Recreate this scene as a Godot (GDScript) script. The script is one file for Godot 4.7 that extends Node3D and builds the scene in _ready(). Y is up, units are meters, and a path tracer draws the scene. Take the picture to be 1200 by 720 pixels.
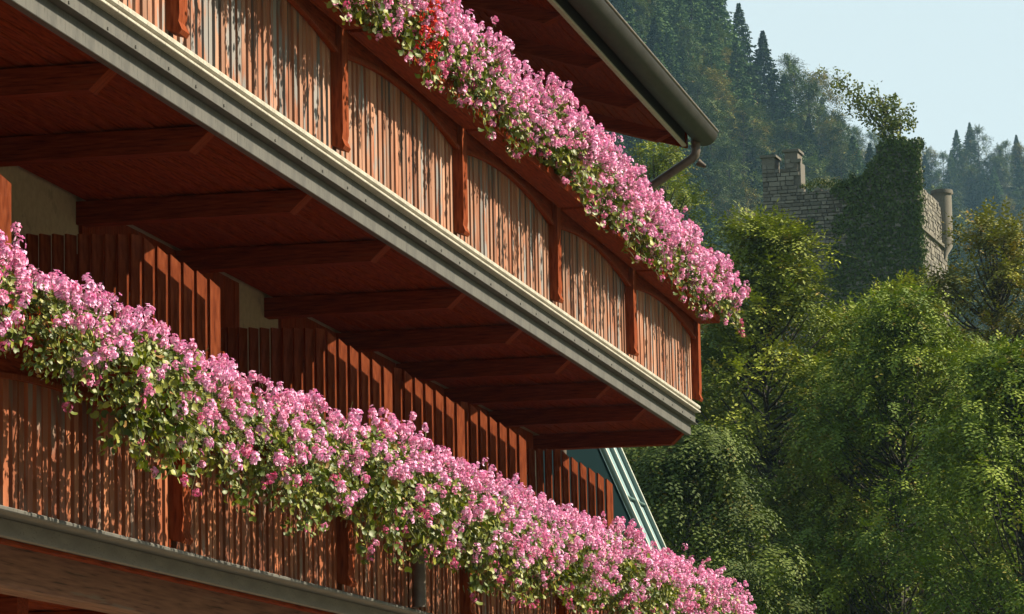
extends Node3D
# Chalet balconies with trailing geraniums, a ruined tower and wooded slopes behind.
# World axes: x points straight out from the facade, y up, -z along the facade away from the camera.

const EY := 1.65            # eye height
const X0 := -6.22           # outer face of the balcony cap
const UF := 6.337           # top of the upper balcony cap
const LF := 3.383           # top of the lower balcony cap
const WALL := -7.96         # plaster wall of the building
const POSTS := [-16.5, -20.25, -23.98, -27.65, -31.36, -35.07, -38.96]

var M := {}
var rng := RandomNumberGenerator.new()
var shared := {}


# ---------------------------------------------------------------- helpers
class MB:
	var v := PackedVector3Array()
	var n := PackedVector3Array()
	var c := PackedColorArray()
	var i := PackedInt32Array()
	var col := Color(1, 1, 1)

	func quad(a: Vector3, b: Vector3, d: Vector3, e: Vector3) -> void:
		var m := (b - a).cross(d - a)
		if m.length_squared() < 1e-16:
			m = (d - a).cross(e - a)
		m = m.normalized()
		var k := v.size()
		v.append(a); v.append(b); v.append(d); v.append(e)
		for t in 4:
			n.append(m); c.append(col)
		i.append_array(PackedInt32Array([k, k + 2, k + 1, k, k + 3, k + 2]))

	func tri(a: Vector3, b: Vector3, d: Vector3) -> void:
		var m := (b - a).cross(d - a).normalized()
		var k := v.size()
		v.append(a); v.append(b); v.append(d)
		for t in 3:
			n.append(m); c.append(col)
		i.append_array(PackedInt32Array([k, k + 2, k + 1]))

	func box(at: Vector3, size: Vector3, b := Basis()) -> void:
		var x := b.x * size.x * 0.5
		var y := b.y * size.y * 0.5
		var z := b.z * size.z * 0.5
		quad(at + x - y - z, at + x + y - z, at + x + y + z, at + x - y + z)
		quad(at - x - y - z, at - x - y + z, at - x + y + z, at - x + y - z)
		quad(at - x + y - z, at - x + y + z, at + x + y + z, at + x + y - z)
		quad(at - x - y - z, at + x - y - z, at + x - y + z, at - x - y + z)
		quad(at - x - y + z, at + x - y + z, at + x + y + z, at - x + y + z)
		quad(at - x - y - z, at - x + y - z, at + x + y - z, at + x - y - z)

	# closed outline in the x-y plane pulled from z0 to z1; convex parts are given as a fan about the first point
	func pull(outline: PackedVector2Array, z0: float, z1: float) -> void:
		var ccw := outline if not Geometry2D.is_polygon_clockwise(outline) else _back(outline)
		var t := Geometry2D.triangulate_polygon(ccw)
		for k in range(0, t.size(), 3):
			var a := ccw[t[k]]
			var b := ccw[t[k + 1]]
			var d := ccw[t[k + 2]]
			if (b - a).cross(d - a) < 0.0:
				var s := b; b = d; d = s
			tri(Vector3(a.x, a.y, z1), Vector3(b.x, b.y, z1), Vector3(d.x, d.y, z1))
			tri(Vector3(a.x, a.y, z0), Vector3(d.x, d.y, z0), Vector3(b.x, b.y, z0))
		for k in ccw.size():
			var a := ccw[k]
			var b := ccw[(k + 1) % ccw.size()]
			quad(Vector3(a.x, a.y, z0), Vector3(b.x, b.y, z0), Vector3(b.x, b.y, z1), Vector3(a.x, a.y, z1))

	func _back(p: PackedVector2Array) -> PackedVector2Array:
		var r := p.duplicate()
		r.reverse()
		return r

	func tube(points: Array, radii: Array, sides := 6) -> void:
		var rings := []
		for k in points.size():
			var d: Vector3 = (points[mini(k + 1, points.size() - 1)] - points[maxi(k - 1, 0)]).normalized()
			var s := d.cross(Vector3(0.31, 0.17, 0.93)).normalized()
			var t := d.cross(s)
			var ring := []
			for j in sides:
				var a := TAU * j / sides
				ring.append([points[k] + (s * cos(a) + t * sin(a)) * radii[k], s * cos(a) + t * sin(a)])
			rings.append(ring)
		for k in points.size() - 1:
			for j in sides:
				var p = rings[k][j]
				var q = rings[k][(j + 1) % sides]
				var r = rings[k + 1][(j + 1) % sides]
				var u = rings[k + 1][j]
				var b := v.size()
				for w in [p, q, r, u]:
					v.append(w[0]); n.append(w[1]); c.append(col)
				i.append_array(PackedInt32Array([b, b + 2, b + 1, b, b + 3, b + 2]))

	# a pointed leaf: two triangles folded along the midrib
	func leaf(at: Vector3, along: Vector3, side: Vector3, fold: Vector3) -> void:
		var k := v.size()
		var tip := at + along
		var mid := at + along * 0.45
		var l := mid + side + fold
		var r := mid - side + fold
		var n1 := (l - at).cross(tip - at).normalized()
		var n2 := (tip - at).cross(r - at).normalized()
		v.append(at); v.append(l); v.append(tip)
		v.append(at); v.append(tip); v.append(r)
		for t in 3:
			n.append(n1); c.append(col)
		for t in 3:
			n.append(n2); c.append(col)
		i.append_array(PackedInt32Array([k, k + 2, k + 1, k + 3, k + 5, k + 4]))

	func mesh() -> ArrayMesh:
		var a := []
		a.resize(Mesh.ARRAY_MAX)
		a[Mesh.ARRAY_VERTEX] = v
		a[Mesh.ARRAY_NORMAL] = n
		a[Mesh.ARRAY_COLOR] = c
		a[Mesh.ARRAY_INDEX] = i
		var m := ArrayMesh.new()
		m.add_surface_from_arrays(Mesh.PRIMITIVE_TRIANGLES, a)
		return m


func lin(r: float, g: float, b: float) -> Color:
	return Color(r, g, b).linear_to_srgb()


func wpos(n: Node3D) -> Vector3:
	var p := Vector3.ZERO
	var k: Node = n
	while k != self and k is Node3D:
		p += k.position
		k = k.get_parent()
	return p


func thing(called: String, at: Vector3, label: String, category: String, group := "") -> Node3D:
	var o := Node3D.new()
	o.name = numbered(called)
	add_child(o)
	o.position = at
	o.set_meta("label", label)
	o.set_meta("category", category)
	if group:
		o.set_meta("group", group)
	return o


var taken := {}
func numbered(called: String) -> String:
	if not taken.has(called):
		taken[called] = 0
		return called
	taken[called] += 1
	return "%s_%03d" % [called, taken[called]]


# adds a mesh as a part; at is in world axes
func part(parent: Node3D, called: String, mesh: Mesh, m: Material, at: Vector3, label := "") -> MeshInstance3D:
	var o := MeshInstance3D.new()
	o.name = called
	o.mesh = mesh
	o.material_override = m
	parent.add_child(o, true)
	o.position = at - wpos(parent)
	if label:
		o.set_meta("label", label)
	return o


func ground_piece(called: String, mesh: Mesh, m: Material) -> MeshInstance3D:
	var o := MeshInstance3D.new()
	o.name = called
	o.mesh = mesh
	o.material_override = m
	add_child(o)
	o.set_meta("kind", "structure")
	return o


# box mesh with its centre at the origin and small chamfers on the long edges; alike boxes share one mesh
func box(size: Vector3, chamfer := 0.0) -> Mesh:
	var key := "%.3f %.3f %.3f %.3f" % [size.x, size.y, size.z, chamfer]
	if shared.has(key):
		return shared[key]
	var b := MB.new()
	if chamfer <= 0.0:
		b.box(Vector3.ZERO, size)
	else:
		# the section is chamfered across the two shorter sides, pulled along the longest
		var ax := size.max_axis_index()
		var p := size.x if ax != 0 else size.z
		var q := size.y if ax != 1 else size.z
		var k := chamfer
		var o := PackedVector2Array([Vector2(-p / 2 + k, -q / 2), Vector2(p / 2 - k, -q / 2), Vector2(p / 2, -q / 2 + k), Vector2(p / 2, q / 2 - k), Vector2(p / 2 - k, q / 2), Vector2(-p / 2 + k, q / 2), Vector2(-p / 2, q / 2 - k), Vector2(-p / 2, -q / 2 + k)])
		b.pull(o, -size[ax] / 2, size[ax] / 2)
		for t in b.v.size():
			var a := b.v[t]
			var m := b.n[t]
			if ax == 0:
				b.v[t] = Vector3(a.z, a.y, -a.x); b.n[t] = Vector3(m.z, m.y, -m.x)
			elif ax == 1:
				b.v[t] = Vector3(a.x, a.z, -a.y); b.n[t] = Vector3(m.x, m.z, -m.y)
	shared[key] = b.mesh()
	return shared[key]


func extrude(outline: Array, z0: float, z1: float) -> Mesh:
	var b := MB.new()
	b.pull(PackedVector2Array(outline), z0, z1)
	return b.mesh()


# ---------------------------------------------------------------- materials
func noise(seed_: int, freq: float, oct := 4) -> FastNoiseLite:
	var f := FastNoiseLite.new()
	f.seed = seed_
	f.frequency = freq
	f.noise_type = FastNoiseLite.TYPE_SIMPLEX_SMOOTH
	f.fractal_octaves = oct
	return f


func field(seed_: int, size: int, freq: float, oct := 4) -> PackedByteArray:
	var im := noise(seed_, freq, oct).get_seamless_image(size, size, false, false, 0.15, true)
	im.convert(Image.FORMAT_L8)
	return im.get_data()


# paints a picture from noise fields: stops is a list of colours (linear) that field a runs through; field b shifts, field g greys
func painted(size: int, a: PackedByteArray, b: PackedByteArray, stops: Array, grey: PackedByteArray, grey_color: Color, grey_from: float, b_much: float) -> ImageTexture:
	var im := Image.create(size, size, false, Image.FORMAT_RGB8)
	for y in size:
		for x in size:
			var k := y * size + x
			var t := clampf(a[k] / 255.0 + (b[k] / 255.0 - 0.5) * b_much, 0.0, 0.9999) * (stops.size() - 1)
			var j := int(t)
			var c: Color = stops[j].lerp(stops[j + 1], t - j)
			if grey_from < 1.0:
				c = c.lerp(grey_color, smoothstep(grey_from, grey_from + 0.16, grey[k] / 255.0 + (b[k] / 255.0 - 0.5) * b_much * 0.8))
			im.set_pixel(x, y, c.linear_to_srgb())
	return ImageTexture.create_from_image(im)


func surface(called: String, tex: Texture2D, scale: Vector3, rough: float, tint := Color(1, 1, 1), spec := 0.5) -> StandardMaterial3D:
	var m := StandardMaterial3D.new()
	m.resource_name = called
	m.albedo_texture = tex
	m.albedo_color = tint
	m.roughness = rough
	m.metallic_specular = spec
	m.uv1_triplanar = true
	m.uv1_world_triplanar = true
	m.uv1_scale = scale
	m.uv1_triplanar_sharpness = 8.0
	M[called] = m
	return m


func plain(called: String, c: Color, rough: float, metal := 0.0) -> StandardMaterial3D:
	var m := StandardMaterial3D.new()
	m.resource_name = called
	m.albedo_color = c
	m.roughness = rough
	m.metallic = metal
	M[called] = m
	return m


func leafy(called: String, rough: float, glow: Color, spec := 0.4) -> StandardMaterial3D:
	var m := StandardMaterial3D.new()
	m.resource_name = called
	m.vertex_color_use_as_albedo = true
	m.roughness = rough
	m.metallic_specular = spec
	m.cull_mode = BaseMaterial3D.CULL_DISABLED
	m.backlight_enabled = true
	m.backlight = glow
	M[called] = m
	return m


func make_materials() -> void:
	var n := 256
	var fa := field(11, n, 0.012, 3)
	var fb := field(12, n, 0.05, 4)
	var fc := field(13, n, 0.018, 3)
	var fd := field(14, n, 0.11, 3)
	var k0 := Color(0, 0, 0)
	# stained structural timber, red brown
	var wood := painted(n, fb, fd, [Color(0.055, 0.009, 0.003), Color(0.13, 0.021, 0.006), Color(0.18, 0.031, 0.009), Color(0.23, 0.043, 0.013)], fa, Color(0.155, 0.033, 0.012), 0.75, 0.5)
	surface("timber_x", wood, Vector3(0.25, 3.0, 3.0), 0.85, Color(1, 1, 1), 0.12)
	surface("timber_z", wood, Vector3(3.0, 3.0, 0.25), 0.85, Color(1, 1, 1), 0.12)
	surface("timber_y", wood, Vector3(3.0, 0.3, 3.0), 0.85, Color(1, 1, 1), 0.12)
	# old timber of the lower edge beam, browner with dark checks
	var old := painted(n, fb, fd, [Color(0.04, 0.02, 0.012), Color(0.17, 0.08, 0.05), Color(0.22, 0.105, 0.064), Color(0.26, 0.13, 0.08)], fa, Color(0.19, 0.13, 0.095), 0.8, 0.35)
	surface("old_beam", old, Vector3(2.5, 2.5, 0.12), 0.75, Color(1, 1, 1), 0.3)
	# weathered slats: worn stain, pale worn wood and silvery grey
	var slat := painted(n, fa, fd, [Color(0.13, 0.04, 0.018), Color(0.25, 0.09, 0.045), Color(0.33, 0.15, 0.088), Color(0.38, 0.205, 0.135), Color(0.35, 0.185, 0.12)], fc, Color(0.21, 0.195, 0.185), 0.58, 0.32)
	var slat2 := painted(n, fa, fd, [Color(0.11, 0.027, 0.011), Color(0.2, 0.053, 0.02), Color(0.27, 0.085, 0.033), Color(0.33, 0.13, 0.06)], fc, Color(0.19, 0.125, 0.095), 0.64, 0.32)
	# boards cut from different stock: same stain, shifted grain
	for k in 5:
		var tint := [1.0, 0.86, 0.95, 0.78, 0.9][k] as float
		surface("weathered_slat_%d" % k, slat, Vector3(1.2, 0.16, 0.5), 0.7, Color(tint, tint, tint), 0.35).uv1_offset = Vector3(0, 0.13 * k, 0.05 * k)
		surface("stained_slat_%d" % k, slat2, Vector3(1.2, 0.14, 0.5), 0.6, Color(tint, tint, tint), 0.4).uv1_offset = Vector3(0, 0.17 * k, 0.06 * k)
	var screen := painted(n, fb, fd, [Color(0.1, 0.026, 0.011), Color(0.18, 0.046, 0.018), Color(0.25, 0.07, 0.027), Color(0.29, 0.09, 0.037)], fa, Color(0.2, 0.06, 0.03), 0.9, 0.5)
	surface("screen_wood", screen, Vector3(3.0, 0.35, 3.0), 0.85, Color(0.88, 0.82, 0.8), 0.12)
	# sheet metal
	var metal := painted(n, fa, fb, [Color(0.05, 0.047, 0.041), Color(0.07, 0.066, 0.057), Color(0.09, 0.084, 0.072)], fd, Color(0.036, 0.032, 0.026), 0.66, 0.4)
	surface("fascia_metal", metal, Vector3(1.5, 0.35, 1.6), 0.6, Color(1, 1, 1), 0.5)
	surface("cap_metal", painted(n, fa, fb, [Color(0.27, 0.252, 0.205), Color(0.35, 0.328, 0.27), Color(0.4, 0.375, 0.313)], fd, Color(0.16, 0.14, 0.105), 0.68, 0.4), Vector3(2, 0.8, 1.4), 0.55)
	surface("low_fascia", painted(n, fa, fb, [Color(0.08, 0.062, 0.047), Color(0.11, 0.09, 0.07), Color(0.14, 0.115, 0.09)], fd, Color(0.06, 0.045, 0.035), 0.7, 0.4), Vector3(1.5, 2.5, 0.6), 0.6)
	surface("gutter_metal", painted(n, fa, fb, [Color(0.016, 0.015, 0.014), Color(0.022, 0.021, 0.019), Color(0.03, 0.028, 0.025)], fd, Color(0.04, 0.037, 0.031), 0.75, 0.4), Vector3(1.5, 2.5, 0.6), 0.6, Color(1, 1, 1), 0.3)
	surface("pipe_metal", painted(n, fa, fb, [Color(0.06, 0.045, 0.035), Color(0.09, 0.07, 0.055), Color(0.12, 0.095, 0.075)], fd, Color(0.12, 0.1, 0.08), 0.8, 0.4), Vector3(2, 2, 2), 0.45)
	surface("plaster", painted(n, fb, fd, [Color(0.23, 0.165, 0.1), Color(0.27, 0.195, 0.12), Color(0.3, 0.22, 0.14)], fa, Color(0.2, 0.145, 0.09), 0.8, 0.4), Vector3(0.8, 0.8, 0.8), 0.9)
	surface("roof_tile", painted(n, fb, fd, [Color(0.09, 0.05, 0.035), Color(0.14, 0.08, 0.055), Color(0.18, 0.1, 0.07)], fa, k0, 1.1, 0.5), Vector3(1, 1, 1), 0.85)
	surface("paving", painted(n, fb, fd, [Color(0.09, 0.078, 0.06), Color(0.12, 0.105, 0.08), Color(0.15, 0.13, 0.1)], fa, k0, 1.1, 0.5), Vector3(0.3, 0.3, 0.3), 0.9)
	surface("meadow", painted(n, fb, fd, [Color(0.035, 0.06, 0.015), Color(0.055, 0.085, 0.022), Color(0.08, 0.1, 0.03)], fa, k0, 1.1, 0.6), Vector3(0.05, 0.05, 0.05), 0.95)
	surface("forest_floor", painted(n, fb, fd, [Color(0.02, 0.03, 0.012), Color(0.035, 0.045, 0.018), Color(0.05, 0.05, 0.022)], fa, k0, 1.1, 0.6), Vector3(0.03, 0.03, 0.03), 0.95)
	surface("bark", painted(n, fb, fd, [Color(0.015, 0.012, 0.009), Color(0.03, 0.024, 0.018), Color(0.05, 0.04, 0.03)], fa, k0, 1.1, 0.6), Vector3(3, 0.6, 3), 0.95)
	surface("soil", painted(n, fb, fd, [Color(0.02, 0.014, 0.01), Color(0.04, 0.028, 0.02), Color(0.06, 0.04, 0.03)], fa, k0, 1.1, 0.6), Vector3(4, 4, 4), 0.95)
	var st := plain("stone", Color(1, 1, 1), 0.92)
	st.vertex_color_use_as_albedo = true
	st.albedo_texture = painted(n, fb, fd, [Color(0.6, 0.6, 0.6), Color(0.8, 0.8, 0.8), Color(0.95, 0.95, 0.95)], fa, k0, 1.1, 0.6)
	st.uv1_triplanar = true
	st.uv1_world_triplanar = true
	st.uv1_scale = Vector3(0.7, 0.7, 0.7)
	plain("mortar", lin(0.16, 0.145, 0.12), 0.95)
	leafy("tree_leaf", 0.65, lin(0.24, 0.28, 0.025), 0.25)
	leafy("needle", 0.8, lin(0.04, 0.065, 0.016), 0.15)
	leafy("geranium_leaf", 0.5, lin(0.2, 0.28, 0.03))
	leafy("ivy_leaf", 0.6, lin(0.05, 0.09, 0.015))
	leafy("petal", 0.6, lin(0.6, 0.28, 0.45), 0.3)
	leafy("petal_red", 0.6, lin(0.5, 0.05, 0.04), 0.3)
	plain("green_bar", lin(0.06, 0.11, 0.1), 0.4)
	plain("pale_bar", lin(0.6, 0.6, 0.5), 0.5)
	var g := plain("pane", Color(0.62, 0.73, 0.74, 0.86), 0.04)
	g.transparency = BaseMaterial3D.TRANSPARENCY_ALPHA
	g.metallic_specular = 0.8
	plain("teal_wall", lin(0.022, 0.075, 0.08), 0.5)
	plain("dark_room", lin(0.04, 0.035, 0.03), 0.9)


# ---------------------------------------------------------------- building
func make_building() -> void:
	var t := thing("chalet_building", Vector3(WALL, 0, -26), "timber and plaster chalet with deep eaves carrying two flowered balconies", "building")
	# main wall with door openings onto the balconies
	var b := MB.new()
	b.box(Vector3(WALL - 0.2, 4.7, -25), Vector3(0.4, 9.4, 28))
	var wall := part(t, "wall", _at_origin(b), M.plaster, Vector3.ZERO)
	# timber cladding between the plaster piers of the lower storey
	for e in [[-23.56, -27.40], [-28.54, -38.6]]:
		var zk: float = e[0]
		while zk - 0.14 > e[1]:
			part(wall, "plank", box(Vector3(0.03, 2.64, 0.134), 0.005), M.timber_y, Vector3(WALL + 0.014 + 0.002 * (int(zk * 37.0) % 3), LF + 1.341, zk - 0.07))
			zk -= 0.14
	b = MB.new()
	b.box(Vector3(WALL - 4.2, 4.7, -38.85), Vector3(7.6, 9.4, 0.3))
	part(t, "end_wall", _at_origin(b), M.plaster, Vector3.ZERO)
	# tall balcony doors in dark timber frames
	for f in [LF - 0.02, UF - 0.02]:
		for z in [-20.2, -24.3, -29.9, -33.3, -37.3]:
			var d := part(t, "balcony_door", box(Vector3(0.05, 2.2, 1.7)), M.dark_room, Vector3(WALL + 0.03, f + 1.1, z))
			for s in [-0.87, 0.0, 0.87]:
				part(d, "frame", box(Vector3(0.09, 2.2, 0.1)), M.timber_y, Vector3(WALL + 0.05, f + 1.1, z + s))
			part(d, "frame", box(Vector3(0.085, 0.1, 1.83)), M.timber_z, Vector3(WALL + 0.05, f + 2.25, z))
	make_roof(t)


func _at_origin(b: MB) -> Mesh:
	return b.mesh()


func make_roof(t: Node3D) -> void:
	# soffit rises inwards from the eave
	var slope := 0.31
	var ex := -6.36
	var ey := 7.60 + EY
	var z0 := -12.0
	var z1 := -39.3
	var mid := (z0 + z1) / 2
	var zl := z0 - z1
	var tilt := Basis(Vector3(0, 0, 1), -atan(slope))
	var roof := part(t, "roof", _roof_slab(ex, ey, slope, z0, z1), M.roof_tile, Vector3.ZERO)
	# soffit boards running along the eave
	var w := 0.118
	for k in 26:
		var s := 0.05 + w * (k + 0.5)
		var at := Vector3(ex - s * cos(atan(slope)), ey + 0.07 + s * sin(atan(slope)) + 0.002 * (k % 2), mid)
		var o := part(roof, "soffit_board", box(Vector3(w - 0.010, 0.02, zl), 0.006), M.timber_z, at)
		o.basis = tilt
	# rafters with cut back noses
	var a := atan(slope)
	for k in 14:
		var z := -39.456 + 2.09 * k
		if k == 0:
			z = -39.2
		var oy := ey + 0.05
		var outline := []
		for p in [[0.10, 0.02], [0.30, -0.125], [2.6, -0.125], [2.6, 0.06], [0.10, 0.06]]:
			outline.append(Vector2(ex - p[0] * cos(a) - p[1] * sin(a) * 0.0, oy + p[0] * sin(a) + p[1]))
		part(roof, "rafter", extrude(outline, -0.075, 0.075), M.timber_x, Vector3(0, 0, z))
	# eave board with pale drip edge
	part(roof, "eave_board", box(Vector3(0.03, 0.2, zl), 0.004), M.gutter_metal, Vector3(ex - 0.005, ey + 0.085, mid))
	part(roof, "drip_edge", box(Vector3(0.05, 0.028, zl - 0.01), 0.005), M.cap_metal, Vector3(ex + 0.0, ey - 0.026, mid))
	# verge board at the far end
	var verge := []
	for p in [[-0.03, -0.05], [2.6, 2.6 * slope - 0.1], [2.6, 2.6 * slope + 0.2], [-0.03, 0.2]]:
		verge.append(Vector2(ex - p[0], ey + p[1]))
	part(roof, "verge_board", extrude(verge, -0.03, 0.03), M.timber_x, Vector3(0, 0, z1 - 0.04))


func _roof_slab(ex: float, ey: float, slope: float, z0: float, z1: float) -> Mesh:
	var o := []
	for p in [[-0.05, 0.14], [6.0, 6.0 * slope + 0.14], [6.0, 6.0 * slope + 0.3], [-0.05, 0.26]]:
		o.append(Vector2(ex - p[0], ey + p[1]))
	return extrude(o, z1 - 0.1, z0)


func make_gutter() -> void:
	var gz := -39.55
	var t := thing("rain_gutter", Vector3(-6.17, 7.6 + EY, -26), "dark grey metal rain gutter running along the edge of the roof", "gutter")
	var b := MB.new()
	var cx := -6.175
	var cy := 7.75 + EY
	var r := 0.15
	var pts := []
	for k in 13:
		var a := PI + PI * k / 12.0
		pts.append([Vector2(cx + cos(a) * r, cy + sin(a) * r), Vector2(cos(a), sin(a))])
	for k in 12:
		for j in 9:
			var za := lerpf(-12.0, gz, j / 9.0)
			var zb := lerpf(-12.0, gz, (j + 1) / 9.0)
			var p: Vector2 = pts[k][0]
			var q: Vector2 = pts[k + 1][0]
			var base := b.v.size()
			for e in [[p, za, pts[k][1]], [q, za, pts[k + 1][1]], [q, zb, pts[k + 1][1]], [p, zb, pts[k][1]]]:
				b.v.append(Vector3(e[0].x, e[0].y, e[1])); b.n.append(Vector3(e[2].x, e[2].y, 0)); b.c.append(Color(1, 1, 1))
			b.i.append_array(PackedInt32Array([base, base + 1, base + 2, base, base + 2, base + 3]))
	# end plate
	for k in 12:
		b.tri(Vector3(cx, cy, gz), Vector3(pts[k][0].x, pts[k][0].y, gz), Vector3(pts[k + 1][0].x, pts[k + 1][0].y, gz))
	part(t, "trough", b.mesh(), M.gutter_metal, Vector3.ZERO)
	b = MB.new()
	b.tube([Vector3(cx + r, cy + 0.004, -12), Vector3(cx + r, cy + 0.004, gz)], [0.014, 0.014], 8)
	part(t, "rolled_rim", b.mesh(), M.pipe_metal, Vector3.ZERO)
	# downpipe swan neck at the far end
	var d := thing("downpipe", Vector3(-6.3, 7.0 + EY, -39.2), "brown rainwater downpipe bending from the gutter end back under the eave", "pipe")
	b = MB.new()
	var zz := -39.35
	b.tube([Vector3(-6.24, 7.66 + EY, zz), Vector3(-6.24, 7.52 + EY, zz), Vector3(-6.25, 7.47 + EY, zz), Vector3(-6.29, 7.43 + EY, zz), Vector3(-6.38, 7.375 + EY, zz), Vector3(-6.85, 7.09 + EY, zz), Vector3(-7.7, 6.6 + EY, zz), Vector3(-7.78, 6.5 + EY, zz), Vector3(-7.8, 6.3 + EY, zz), Vector3(-7.8, 3.0, zz)], [0.05, 0.05, 0.05, 0.05, 0.05, 0.05, 0.05, 0.05, 0.05, 0.05], 12)
	part(d, "pipe", b.mesh(), M.pipe_metal, Vector3.ZERO)
	b = MB.new()
	b.tube([Vector3(-6.22, 7.385 + EY, zz), Vector3(-6.14, 7.335 + EY, zz)], [0.045, 0.02], 8)
	part(d, "elbow_cap", b.mesh(), M.pipe_metal, Vector3.ZERO)
	# dark pipe standing before the lower railing
	var p2 := thing("dark_downpipe", Vector3(X0 + 0.06, LF, -25.86), "black vertical downpipe standing against the lower slatted railing", "pipe")
	b = MB.new()
	b.tube([Vector3(X0 + 0.03, LF + 0.012, -25.86), Vector3(X0 + 0.03, LF + 0.86, -25.86)], [0.05, 0.05], 12)
	part(p2, "pipe", b.mesh(), M.pipe_metal, Vector3.ZERO)
	part(p2, "clamp", box(Vector3(0.12, 0.03, 0.125), 0.004), M.gutter_metal, Vector3(X0 + 0.03, LF + 0.62, -25.86))


func strips(parent: Node3D, called: String, m: Material, x: float, y: float, size: Vector2, za: float, zb: float, each: float, chamfer := 0.004) -> void:
	# sheet metal lengths laid end to end with a hairline joint
	var z := za
	while z > zb + 0.05:
		var e := maxf(z - each, zb)
		part(parent, called, box(Vector3(size.x, size.y, z - e - 0.004), chamfer), m, Vector3(x, y, (z + e) / 2))
		z = e


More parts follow.
